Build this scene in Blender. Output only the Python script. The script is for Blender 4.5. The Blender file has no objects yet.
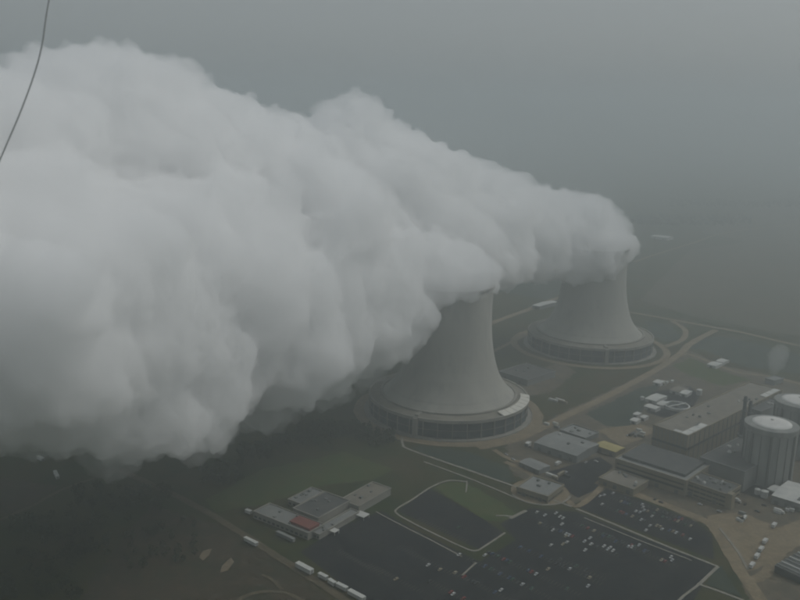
import bpy, bmesh, math, random
import numpy as np
from mathutils import Vector, Matrix

R = math.radians
scene = bpy.context.scene
COL = scene.collection
rng = random.Random(7)

# ------------------------------------------------------------------ camera
F, PITCH, ROLL, H = 857.8, 12.8, 1.5, 345.0          # focal length in photo pixels, aircraft height in metres
cd = bpy.data.cameras.new('camera')
cam = bpy.data.objects.new('camera', cd); COL.objects.link(cam)
cd.sensor_width = 36; cd.lens = 36 * F / 800; cd.clip_start = .1; cd.clip_end = 80000
cd.dof.use_dof = True; cd.dof.focus_distance = 1000; cd.dof.aperture_fstop = 6.5
fw = Vector((0, math.cos(R(PITCH)), -math.sin(R(PITCH)))); _rt = Vector((1, 0, 0)); _up = _rt.cross(fw)
rt = math.cos(R(ROLL)) * _rt + math.sin(R(ROLL)) * _up
up = -math.sin(R(ROLL)) * _rt + math.cos(R(ROLL)) * _up
M = Matrix((rt, up, -fw)).transposed().to_4x4(); M.translation = Vector((0, 0, H)); cam.matrix_world = M
scene.camera = cam
EYE = Vector((0, 0, H))

# ------------------------------------------------------------------ sky, sun, exposure
SUN_AZ, SUN_EL = 78.0, 52.0
w = bpy.data.worlds.new('World'); scene.world = w; w.use_nodes = True
nt = w.node_tree; nt.nodes.clear()
sky = nt.nodes.new('ShaderNodeTexSky'); sky.sky_type = 'NISHITA'; sky.sun_disc = False
sky.sun_elevation = R(SUN_EL); sky.sun_rotation = R(SUN_AZ); sky.dust_density = 4; sky.air_density = 1.2
hs = nt.nodes.new('ShaderNodeHueSaturation'); hs.inputs['Saturation'].default_value = .4
bg = nt.nodes.new('ShaderNodeBackground'); bg.inputs[1].default_value = .12
wo = nt.nodes.new('ShaderNodeOutputWorld')
ov = nt.nodes.new('ShaderNodeMix'); ov.data_type = 'RGBA'; ov.inputs[0].default_value = .55; ov.inputs[7].default_value = (3.4, 3.82, 3.95, 1)   # even cloud cover over the sky
nt.links.new(sky.outputs[0], hs.inputs['Color']); nt.links.new(hs.outputs[0], ov.inputs[6]); nt.links.new(ov.outputs[2], bg.inputs[0]); nt.links.new(bg.outputs[0], wo.inputs[0])
sd = bpy.data.lights.new('sun', 'SUN'); sd.energy = 1.2; sd.angle = R(25); sd.color = (1, .985, .96)
sun = bpy.data.objects.new('sun', sd); COL.objects.link(sun)
sdir = Vector((math.sin(R(SUN_AZ)) * math.cos(R(SUN_EL)), math.cos(R(SUN_AZ)) * math.cos(R(SUN_EL)), math.sin(R(SUN_EL))))
sun.rotation_euler = sdir.to_track_quat('Z', 'Y').to_euler()
sun.location = (300, 300, 900)
vs = scene.view_settings
vs.view_transform = 'Standard'; vs.look = 'None'; vs.gamma = 1; vs.use_curve_mapping = False; vs.exposure = -.57
cy = scene.cycles
cy.use_denoising = True; cy.max_bounces = 28; cy.volume_bounces = 20; cy.use_adaptive_sampling = True; cy.adaptive_threshold = .025; cy.adaptive_min_samples = 16; cy.diffuse_bounces = 2; cy.glossy_bounces = 2; cy.filter_width = 2.0
HAZE_DENSITY = .00060
PLUME_DENSITY = .062

# ------------------------------------------------------------------ helpers
def ray(px, py): return fw + (px - 400) / F * rt + (300 - py) / F * up
def gp(px, py, z=0.0):                                   # where a photo pixel meets the level z
    d = ray(px, py); return EYE + d * ((z - H) / d.z)
def at(px, py, Y):                                       # a photo pixel at Y metres ahead
    d = ray(px, py); return EYE + d * (Y / d.y)

def tag(o, label=None, cat=None, group=None, kind=None):
    if label: o['label'] = label
    if cat: o['category'] = cat
    if group: o['group'] = group
    if kind: o['kind'] = kind
    return o
def empty(name, loc=(0, 0, 0), rz=0, label=None, cat=None, group=None):
    o = bpy.data.objects.new(name, None); COL.objects.link(o)
    o.location = loc; o.rotation_euler = (0, 0, rz); o.empty_display_size = 3
    return tag(o, label, cat, group)
def mesh_obj(name, bm, m, parent=None, smooth=False):
    me = bpy.data.meshes.new(name); bm.normal_update(); bm.to_mesh(me); bm.free()
    return data_obj(name, me, m, parent, smooth)
def data_obj(name, me, m=None, parent=None, smooth=False, loc=None, rz=0):
    o = bpy.data.objects.new(name, me); COL.objects.link(o)
    if m is not None:
        for x in (m if isinstance(m, (list, tuple)) else [m]): me.materials.append(x)
    if smooth: me.polygons.foreach_set('use_smooth', [True] * len(me.polygons))
    if parent: o.parent = parent
    if loc is not None: o.location = loc
    o.rotation_euler = (0, 0, rz)
    return o
def box(bm, x0, x1, y0, y1, z0, z1, mi=0):
    v = [bm.verts.new(p) for p in ((x0, y0, z0), (x1, y0, z0), (x1, y1, z0), (x0, y1, z0), (x0, y0, z1), (x1, y0, z1), (x1, y1, z1), (x0, y1, z1))]
    for q in ((3, 2, 1, 0), (4, 5, 6, 7), (0, 1, 5, 4), (1, 2, 6, 5), (2, 3, 7, 6), (3, 0, 4, 7)):
        bm.faces.new([v[i] for i in q]).material_index = mi
def boxes(name, L, m, parent=None):
    bm = bmesh.new()
    for b in L: box(bm, *b)
    return mesh_obj(name, bm, m, parent)
def lathe(bm, prof, n=72, a0=0, a1=2 * math.pi, closed=True):
    full = abs(a1 - a0 - 2 * math.pi) < 1e-6
    k = n if full else n + 1
    rings = []
    for r, z in prof:
        rings.append([bm.verts.new((r * math.cos(a0 + (a1 - a0) * i / n), r * math.sin(a0 + (a1 - a0) * i / n), z)) for i in range(k)])
    for A, B in zip(rings, rings[1:]):
        for i in range(n):
            j = (i + 1) % k
            bm.faces.new((A[i], A[j], B[j], B[i]))
    if not full and closed:
        bm.faces.new([r[0] for r in rings]); bm.faces.new([r[-1] for r in reversed(rings)])
    return rings
def tube(bm, p, q, r, n=8):
    p, q = Vector(p), Vector(q); d = (q - p).normalized()
    a = d.orthogonal().normalized(); b = d.cross(a)
    A = [bm.verts.new(p + a * r * math.cos(i * 2 * math.pi / n) + b * r * math.sin(i * 2 * math.pi / n)) for i in range(n)]
    B = [bm.verts.new(q + a * r * math.cos(i * 2 * math.pi / n) + b * r * math.sin(i * 2 * math.pi / n)) for i in range(n)]
    for i in range(n): bm.faces.new((A[i], A[(i + 1) % n], B[(i + 1) % n], B[i]))
    bm.faces.new(A[::-1]); bm.faces.new(B)

def material(name, c1, c2=None, scale=.05, rough=.9, detail=6, c3=None, scale3=None, bump=0, stretch=None, spec=.3, contrast=(.35, .65)):
    m = bpy.data.materials.new(name); m.use_nodes = True; n = m.node_tree; L = n.links
    b = n.nodes['Principled BSDF']; b.inputs['Roughness'].default_value = rough
    b.inputs['Specular IOR Level'].default_value = spec
    b.inputs['Base Color'].default_value = (*c1, 1)
    if c2 is None: return m
    tc = n.nodes.new('ShaderNodeTexCoord'); mp = n.nodes.new('ShaderNodeMapping')
    L.new(tc.outputs['Object'], mp.inputs[0])
    if stretch: mp.inputs['Scale'].default_value = stretch
    def mixer(col_a, col_b, s, det, lo, hi):
        t = n.nodes.new('ShaderNodeTexNoise'); t.inputs['Scale'].default_value = s; t.inputs['Detail'].default_value = det; t.inputs['Roughness'].default_value = .6
        L.new(mp.outputs[0], t.inputs['Vector'])
        r = n.nodes.new('ShaderNodeMapRange'); r.inputs[1].default_value = lo; r.inputs[2].default_value = hi; L.new(t.outputs[0], r.inputs[0])
        x = n.nodes.new('ShaderNodeMix'); x.data_type = 'RGBA'; L.new(r.outputs[0], x.inputs[0])
        for sock, c in ((x.inputs[6], col_a), (x.inputs[7], col_b)):
            if isinstance(c, tuple): sock.default_value = (*c, 1)
            else: L.new(c, sock)
        return x.outputs[2], t
    out, t = mixer(c1, c2, scale, detail, *contrast)
    if c3 is not None: out, t = mixer(out, c3, scale3, detail, .5, .72)
    L.new(out, b.inputs['Base Color'])
    if bump:
        bp = n.nodes.new('ShaderNodeBump'); bp.inputs['Strength'].default_value = .6; bp.inputs['Distance'].default_value = bump
        L.new(t.outputs[0], bp.inputs['Height']); L.new(bp.outputs[0], b.inputs['Normal'])
    return m
def volume(name, den, col, g=0.0):
    m = bpy.data.materials.new(name); m.use_nodes = True; n = m.node_tree; n.nodes.clear()
    v = n.nodes.new('ShaderNodeVolumePrincipled'); v.inputs['Density'].default_value = den
    v.inputs['Color'].default_value = (*col, 1); v.inputs['Anisotropy'].default_value = g
    o = n.nodes.new('ShaderNodeOutputMaterial'); n.links.new(v.outputs[0], o.inputs['Volume']); return m

MT = dict(
    grass=material('meadow_ground', (.036, .052, .017), (.070, .060, .030), .012, c3=(.024, .038, .018), scale3=.035, bump=.6, spec=.1),
    lawn=material('lawn_grass', (.046, .078, .018), (.072, .084, .026), .06, bump=.2),
    dark_grass=material('wet_grass', (.026, .044, .034), (.042, .056, .036), .05, bump=.2),
    fallow=material('fallow_earth', (.060, .046, .029), (.038, .040, .021), .03, c3=(.085, .062, .039), scale3=.08, bump=.4),
    field=material('haze_lightened_field', (.10, .085, .055), (.07, .07, .04), .01, bump=.4),  # distant fields, base colour lightened to stand in for thicker haze
    asphalt=material('asphalt', (.022, .025, .029), (.036, .037, .038), .05, c3=(.016, .018, .021), scale3=.18, rough=1, spec=.1),
    gravel=material('tan_gravel', (.25, .198, .125), (.165, .133, .086), .09, c3=(.30, .24, .155), scale3=.3, bump=.1),
    yard=material('yard_earth', (.135, .112, .078), (.082, .075, .055), .05, c3=(.18, .145, .096), scale3=.12, bump=.1),
    track=material('dirt_track', (.12, .096, .062), (.085, .074, .048), .08, c3=(.16, .13, .085), scale3=.2, bump=.1),
    pave=material('pale_concrete_paving', (.30, .28, .235), (.20, .19, .16), .2),
    concrete=material('concrete', (.32, .305, .265), (.25, .24, .21), .05, c3=(.21, .21, .19), scale3=.11, stretch=(1, 1, .25)),
    shell=material('weathered_tower_concrete', (.41, .40, .355), (.35, .342, .305), .03, c3=(.31, .305, .28), scale3=.09, stretch=(1, 1, .3)),
    deck=material('deck_boards', (.26, .24, .195), (.19, .18, .15), .12),
    louver=material('wet_louvres', (.045, .060, .070), (.085, .10, .104), .12, contrast=(.4, .6)),
    new_roof=material('new_pale_sheeting', (.72, .70, .62), (.58, .57, .52), .2),
    tan=material('tan_cladding', (.27, .235, .165), (.22, .195, .14), .08, stretch=(1, 1, .3)),
    grey_wall=material('grey_cladding', (.23, .235, .225), (.17, .18, .175), .08, stretch=(1, 1, .3)),
    roof_tan=material('tan_gravel_roof', (.25, .23, .19), (.20, .185, .155), .06, c3=(.16, .15, .13), scale3=.1),
    roof_grey=material('grey_membrane_roof', (.26, .27, .26), (.20, .21, .205), .07, c3=(.33, .33, .31), scale3=.14),
    roof_dark=material('dark_membrane_roof', (.085, .092, .092), (.13, .13, .125), .1),
    roof_pale=material('pale_metal_roof', (.62, .62, .58), (.50, .51, .49), .12),
    roof_yellow=material('yellow_metal_roof', (.46, .39, .17), (.38, .33, .15), .3),
    roof_red=material('red_tile_roof', (.24, .09, .078), (.19, .078, .068), .3),
    white=material('white_paint', (.60, .60, .58), (.46, .46, .44), .5),
    dome=material('white_dome_coating', (.76, .75, .72), (.64, .63, .60), .08),
    contain=material('containment_concrete', (.31, .315, .295), (.24, .248, .235), .06, c3=(.19, .2, .19), scale3=.1, stretch=(1, 1, .2)),
    dark=material('dark_steel', (.055, .062, .066), (.08, .085, .085), .2, rough=.6),
    glass=material('window_glass', (.03, .036, .04), rough=.15, spec=.5),
    tyre=material('tyre_rubber', (.02, .02, .02)),
    leaf=material('woodland_leaves', (.024, .036, .018), (.045, .056, .026), .15),
    sand=material('bare_sand', (.22, .175, .12), (.15, .125, .085), .15, bump=.1),
    cable=material('cable_sheath', (.5, .51, .51), rough=.7),
)
PAINT = {k: material('car_paint_' + k, c, rough=.35, spec=.5) for k, c in dict(
    white=(.5, .5, .49), silver=(.45, .46, .47), dark=(.035, .037, .04), red=(.22, .03, .028), blue=(.04, .065, .14), tan=(.33, .28, .20), green=(.03, .08, .055)).items()}

# smooth lattice noise, vectorised
_G = np.random.RandomState(3).normal(size=(4096, 3)); _G /= np.linalg.norm(_G, axis=1)[:, None]
def pnoise(P):
    i = np.floor(P).astype(np.int64); f = P - i; u = f * f * f * (f * (f * 6 - 15) + 10); out = 0
    for dx in (0, 1):
        for dy in (0, 1):
            for dz in (0, 1):
                h = ((i[:, 0] + dx) * 73856093 ^ (i[:, 1] + dy) * 19349663 ^ (i[:, 2] + dz) * 83492791) & 4095
                g = (_G[h] * (f - np.array((dx, dy, dz)))).sum(1)
                wt = (u[:, 0] if dx else 1 - u[:, 0]) * (u[:, 1] if dy else 1 - u[:, 1]) * (u[:, 2] if dz else 1 - u[:, 2])
                out = out + g * wt
    return out

# ------------------------------------------------------------------ ground, roads, lots
bm = bmesh.new()
bmesh.ops.create_grid(bm, x_segments=8, y_segments=8, size=14000)
bmesh.ops.translate(bm, vec=(0, 9000, 0), verts=bm.verts)
tag(mesh_obj('ground', bm, MT['grass']), kind='structure')

_lay = [0.02]
def next_z(): _lay[0] += .008; return _lay[0]
def sheet(name, pts, m, world=False):
    z = next_z(); bm = bmesh.new()
    P = [Vector(p) for p in pts] if world else [gp(*p) for p in pts]
    if m in ('lawn', 'dark_grass', 'fallow', 'yard', 'field', 'sand', 'gravel') and not world:      # worn, uneven edges
        Q = []
        for a, b in zip(P, P[1:] + P[:1]):
            L_ = (b - a).length; n = max(1, min(30, int(L_ / 5))); nv = Vector((-(b - a).y, (b - a).x, 0)).normalized(); j = min(2.2, L_ * .03)
            Q += [a.lerp(b, i / n) + (nv * rng.uniform(-j, j) if i else Vector()) for i in range(n)]
        P = Q
    f = bm.faces.new([bm.verts.new((p.x, p.y, z)) for p in P])
    if f.normal.z == 0: f.normal_update()
    if f.normal.z < 0: f.normal_flip()
    bmesh.ops.triangulate(bm, faces=bm.faces[:])
    return tag(mesh_obj(name, bm, MT[m]), kind='structure')
def spline(P, per=8):
    if len(P) < 3: return P
    out = []
    for i in range(len(P) - 1):
        a = P[max(i - 1, 0)]; b = P[i]; c = P[i + 1]; d = P[min(i + 2, len(P) - 1)]
        for k in range(per):
            t = k / per
            out.append(.5 * (2 * b + (c - a) * t + (2 * a - 5 * b + 4 * c - d) * t * t + (3 * b - a - 3 * c + d) * t ** 3))
    return out + [P[-1]]
def ribbon(name, pts, width, m, thick=0.0, smooth=True, ragged=0.08, world=False):
    z = next_z() + thick; P = [Vector(p) for p in pts] if world else [gp(*p) for p in pts]
    if smooth: P = spline(P)
    bm = bmesh.new(); rows = []
    for i, p in enumerate(P):
        t = (P[min(i + 1, len(P) - 1)] - P[max(i - 1, 0)]); t.z = 0; t.normalize(); nrm = Vector((-t.y, t.x, 0))
        wl = width / 2 * (1 + ragged * rng.uniform(-1, 1)); wr = width / 2 * (1 + ragged * rng.uniform(-1, 1))
        a, b = p + nrm * wl, p - nrm * wr
        row = [bm.verts.new((a.x, a.y, z)), bm.verts.new((b.x, b.y, z))]
        if thick: row += [bm.verts.new((b.x, b.y, 0)), bm.verts.new((a.x, a.y, 0))]
        rows.append(row)
    for A, B in zip(rows, rows[1:]):
        bm.faces.new((A[0], A[1], B[1], B[0]))
        if thick: bm.faces.new((A[1], A[2], B[2], B[1])); bm.faces.new((A[3], A[0], B[0], B[3]))
    return tag(mesh_obj(name, bm, MT[m]), kind='structure')

# fields and open land
sheet('field', [(-60, 470), (60, 486), (20, 512), (-80, 540)], 'fallow')
sheet('field', [(150, 505), (232, 528), (300, 575), (345, 612), (60, 640), (95, 575)], 'fallow')
sheet('field', [(640, 300), (700, 318), (830, 342), (960, 330), (900, 262), (760, 240), (690, 250)], 'field')
sheet('field', [(700, 232), (830, 258), (960, 240), (880, 200), (760, 205)], 'field')
sheet('field', [(430, 280), (548, 300), (600, 270), (560, 235), (450, 240)], 'dark_grass')
sheet('lawn', [(205, 500), (260, 470), (345, 452), (395, 470), (372, 480), (318, 486), (262, 505), (215, 512)], 'lawn')
# the industrial yard between lots and towers
sheet('yard', [(505, 440), (560, 414), (648, 372), (688, 350), (724, 366), (800, 382), (900, 400), (900, 640), (770, 640), (716, 530), (640, 497), (574, 503), (512, 474)], 'yard')
sheet('lawn', [(585, 414), (640, 388), (662, 384), (648, 400), (640, 416), (628, 428), (606, 426)], 'dark_grass')
sheet('lawn', [(672, 366), (690, 358), (730, 374), (752, 380), (722, 386), (690, 376)], 'lawn')
sheet('lawn', [(700, 338), (722, 336), (806, 356), (800, 374), (740, 366), (706, 350), (682, 348)], 'dark_grass')
sheet('lawn', [(410, 448), (420, 446), (470, 452), (508, 468), (516, 482), (500, 482)], 'dark_grass')
sheet('lawn', [(644, 320), (672, 326), (684, 340), (664, 342), (652, 336)], 'dark_grass')
sheet('yard', [(534, 372), (560, 362), (576, 372), (552, 392), (520, 398), (516, 388)], 'yard')
sheet('yard', [(548, 472), (600, 457), (613, 466), (601, 478), (604, 486), (578, 498), (562, 488)], 'asphalt')
sheet('yard', [(736, 470), (752, 478), (772, 494), (764, 500), (738, 492), (744, 484)], 'asphalt')
sheet('yard', [(598, 430), (640, 424), (658, 430), (640, 440), (622, 446)], 'gravel')
sheet('yard', [(652, 392), (690, 386), (700, 396), (690, 412), (664, 418), (646, 412)], 'asphalt')
# parking lots
sheet('parking_lot', [(300, 552), (340, 527), (382, 511), (404, 524), (480, 562), (516, 540), (500, 524), (530, 508), (576, 512), (714, 566), (688, 610), (380, 612)], 'asphalt')
sheet('parking_lot', [(398, 511), (430, 489), (436, 492), (486, 521), (504, 533), (478, 549)], 'asphalt')
sheet('parking_lot', [(580, 508), (606, 489), (640, 500), (696, 522), (712, 535), (714, 560)], 'asphalt')
sheet('lawn', [(434, 488), (448, 482), (466, 483), (500, 501), (518, 516), (500, 522), (486, 520)], 'lawn')
sheet('lawn', [(716, 569), (722, 566), (742, 598), (706, 584)], 'dark_grass')
# roads
TL = gp(448.5, 394, 20); TR = gp(590, 333, 20); TL.z = TR.z = 0
def circle(c, r, a0=0, a1=360, n=80): return [(c.x + r * math.cos(R(a0 + (a1 - a0) * i / n)), c.y + r * math.sin(R(a0 + (a1 - a0) * i / n)), 0) for i in range(n + 1)]
ribbon('road', circle(TL, 103), 13, 'gravel', smooth=False, ragged=.12, world=True)
ribbon('road', circle(TR, 112), 10, 'gravel', smooth=False, ragged=.12, world=True)
ribbon('road', [(478, 448), (520, 438), (566, 416), (610, 395), (656, 370), (680, 354), (690, 344), (716, 330)], 11, 'gravel', ragged=.1)
ribbon('road', [(660, 368), (682, 355), (697, 357), (736, 372), (772, 377), (830, 392)], 7, 'gravel', ragged=.1)
ribbon('road', [(628, 312), (668, 319), (706, 326), (744, 333), (800, 346), (900, 366)], 9, 'gravel', ragged=.1)
ribbon('road', [(672, 321), (685, 330), (682, 340), (664, 347)], 9, 'gravel', ragged=.1)
ribbon('road', [(470, 332), (500, 320), (530, 309), (552, 300), (610, 283)], 12, 'gravel', ragged=.1)
ribbon('road', [(634, 262), (660, 253), (690, 244), (730, 232), (800, 224)], 8, 'gravel')
ribbon('road', [(492, 352), (512, 342), (528, 334)], 7, 'gravel', ragged=.1)
ribbon('road', [(596, 482), (640, 496), (700, 519), (716, 531), (740, 571), (764, 604)], 10, 'gravel', ragged=.1)
ribbon('road', [(505, 462), (530, 474), (566, 500), (578, 506), (596, 493), (603, 484)], 6, 'gravel', ragged=.1)
ribbon('road', [(494, 450), (512, 460), (535, 464)], 6, 'gravel', ragged=.1)
ribbon('road', [(812, 515), (786, 545), (764, 575), (744, 580)], 9, 'gravel', ragged=.1)
sheet('yard', [(706, 516), (740, 512), (778, 528), (800, 520), (820, 530), (775, 562), (748, 572), (728, 548)], 'gravel')
ribbon('road', [(120, 470), (190, 503), (236, 530), (276, 556), (322, 585), (372, 618)], 7, 'track', ragged=.15)
ribbon('path', [(232, 606), (244, 597), (262, 592), (284, 593), (304, 601)], 3.5, 'track', ragged=.15)
ribbon('path', [(-20, 528), (10, 516), (36, 504), (62, 490), (96, 478)], 4, 'track', ragged=.2)
ribbon('path', [(262, 575), (272, 580), (282, 590)], 3, 'track', ragged=.2)
sheet('path', [(199, 558), (203, 551), (212, 549), (209, 556), (203, 561)], 'sand')
sheet('path', [(220, 573), (222, 566), (231, 558), (234, 562), (228, 571)], 'sand')
# kerbed walks
ribbon('path', [(402, 438), (403, 445), (410, 450), (470, 471), (530, 492), (572, 507)], 2.6, 'pave', .14)
ribbon('path', [(424, 462), (470, 479), (520, 500)], 1.8, 'pave', .14)
ribbon('path', [(576, 509), (620, 527), (670, 548), (718, 567)], 2.4, 'pave', .14, smooth=False)
ribbon('path', [(584, 518), (640, 541), (692, 561)], 1.2, 'pave', .14, smooth=False)
ribbon('path', [(718, 567), (706, 578), (699, 585)], 2.6, 'pave', .14, smooth=False)
ribbon('path', [(697, 584), (720, 592), (744, 601)], 2.4, 'pave', .14, smooth=False)
ribbon('path', [(699, 585), (684, 596), (676, 604)], 2.0, 'pave', .14, smooth=False)
ribbon('path', [(466, 482), (448, 481), (430, 488), (412, 500), (397, 509), (397, 514), (412, 523), (440, 537), (466, 549), (476, 551), (484, 547), (505, 533)], 1.7, 'pave', .14)
ribbon('path', [(376, 512), (396, 523), (430, 540), (462, 557)], 1.3, 'pave', .14, smooth=False)
ribbon('path', [(467, 481), (466, 493)], 1.2, 'pave', .14, smooth=False)
ribbon('path', [(496, 516), (504, 516), (512, 517)], 2.0, 'pave', .14, smooth=False)
ribbon('path', [(510, 519), (526, 511)], 3.2, 'pave', .14, smooth=False)
ribbon('path', [(462, 576), (476, 563)], 1.5, 'pave', .14, smooth=False)
ribbon('path', [(720, 529), (738, 552), (748, 570)], 2.2, 'pave', .14, smooth=False)

# ------------------------------------------------------------------ cooling towers
NB = 36
def make_tower(name, c, pier_px, label, sheeted=None):
    t = empty(name, c, 0, label, 'cooling tower', 'the two cooling towers')
    prof = [(76, 23.6), (71.5, 27), (67, 32), (61.5, 39), (56.8, 48), (53, 59), (49.6, 73), (47, 90), (45.6, 108), (45.4, 126), (46, 140), (46.8, 150)]
    bm = bmesh.new(); lathe(bm, prof + [(45.8, 150), (44.4, 126), (44.6, 108), (48.6, 73), (59, 41), (74.5, 23.6)], 96)
    sh = mesh_obj('shell', bm, MT['shell'], t, True)
    bm = bmesh.new(); lathe(bm, [(46.7, 148.4), (47.6, 148.4), (47.6, 151), (45.6, 151), (45.6, 150.0)], 96); mesh_obj('rim', bm, MT['concrete'], sh)
    bm = bmesh.new(); lathe(bm, [(91.4, 18.6), (91.4, 20.6), (77.5, 23.2), (74.8, 23.5)], 96); mesh_obj('fill_deck', bm, MT['deck'], t)
    bm = bmesh.new(); lathe(bm, [(90.2, 20.95), (90.2, 21.9), (92.4, 21.9), (92.4, 18.4), (91.6, 18.4)], 96); mesh_obj('deck_edge', bm, MT['concrete'], t)
    bm = bmesh.new(); lathe(bm, [(76.0, 23.55), (76.0, 24.9), (79.0, 24.9), (79.0, 23.05)], 96); mesh_obj('walkway', bm, MT['concrete'], t)
    bm = bmesh.new(); lathe(bm, [(94.0, .05), (97.5, .05), (97.5, 1.7), (96.9, 1.7), (96.9, 1.0), (89, 1.0)], 96); mesh_obj('basin', bm, MT['concrete'], t)
    step = 2 * math.pi / NB
    # one bay of louvres, drawn about angle 0
    bm = bmesh.new()
    hw = math.tan(step / 2) * 91.0 - .5
    def quad(p): bm.faces.new([bm.verts.new(q) for q in p])
    quad([(89.6, -hw, 1.0), (89.6, hw, 1.0), (88.2, hw, 18.6), (88.2, -hw, 18.6)])
    for k in range(9):
        z = 1.8 + k * 1.86; x = 90.7 - k * .16
        quad([(x - 1.2, -hw, z + 1.25), (x - 1.2, hw, z + 1.25), (x + .35, hw, z), (x + .35, -hw, z)])
    bay = bpy.data.meshes.new('louvre_bay'); bm.to_mesh(bay); bm.free()
    bm = bmesh.new(); box(bm, 90.0, 91.7, -.34, .34, 1.0, 18.5); post = bpy.data.meshes.new('post'); bm.to_mesh(post); bm.free()
    bm = bmesh.new(); box(bm, 90.9, 91.4, -hw, hw, 9.7, 10.05); rail = bpy.data.meshes.new('rail'); bm.to_mesh(rail); bm.free()
    for me, m in ((bay, 'louver'), (post, 'concrete'), (rail, 'concrete')): me.materials.append(MT[m])
    for i in range(NB):
        b = data_obj('louvre_bay', bay, None, t, rz=(i + .5) * step)
        data_obj('rail', rail, None, b)
        data_obj('post', post, None, t, rz=i * step)
    p = gp(*pier_px) - c; a = math.atan2(p.y, p.x)
    bm = bmesh.new(); box(bm, 90, 95.2, -2.4, 2.4, .1, 21.2); box(bm, 79.2, 90, -2.0, 2.0, 21.4, 24.0)
    o = mesh_obj('riser_pier', bm, MT['concrete'], t); o.rotation_euler = (0, 0, a)
    # stair up the back of the deck
    bm = bmesh.new()
    for k in range(12): box(bm, 92.8, 95.5, -12 + k * 1.6, -10.4 + k * 1.6, .6 + k * 1.7, 1.0 + k * 1.7)
    o = mesh_obj('stair', bm, MT['concrete'], t); o.rotation_euler = (0, 0, a + 2.6)
    if sheeted:
        q0 = gp(*sheeted[0], 21) - c; q1 = gp(*sheeted[1], 21) - c
        a0, a1 = math.atan2(q0.y, q0.x), math.atan2(q1.y, q1.x)
        n = 7
        for k in range(n):
            s0, s1 = a0 + (a1 - a0) * k / n + .004, a0 + (a1 - a0) * (k + 1) / n - .004
            bm = bmesh.new(); lathe(bm, [(93.0, 21.95), (93.0, 22.5), (82.5, 24.3), (82.5, 23.6)], 4, s0, s1)
            o = mesh_obj('deck_sheet', bm, MT['new_roof'], t)
    return t
make_tower('cooling_tower', TL, (418, 434), 'nearer concrete cooling tower with a pale new strip on its base ring', ((499, 415), (526, 396)))
make_tower('cooling_tower', TR, (606, 364), 'farther concrete cooling tower under the tip of the steam')

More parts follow.
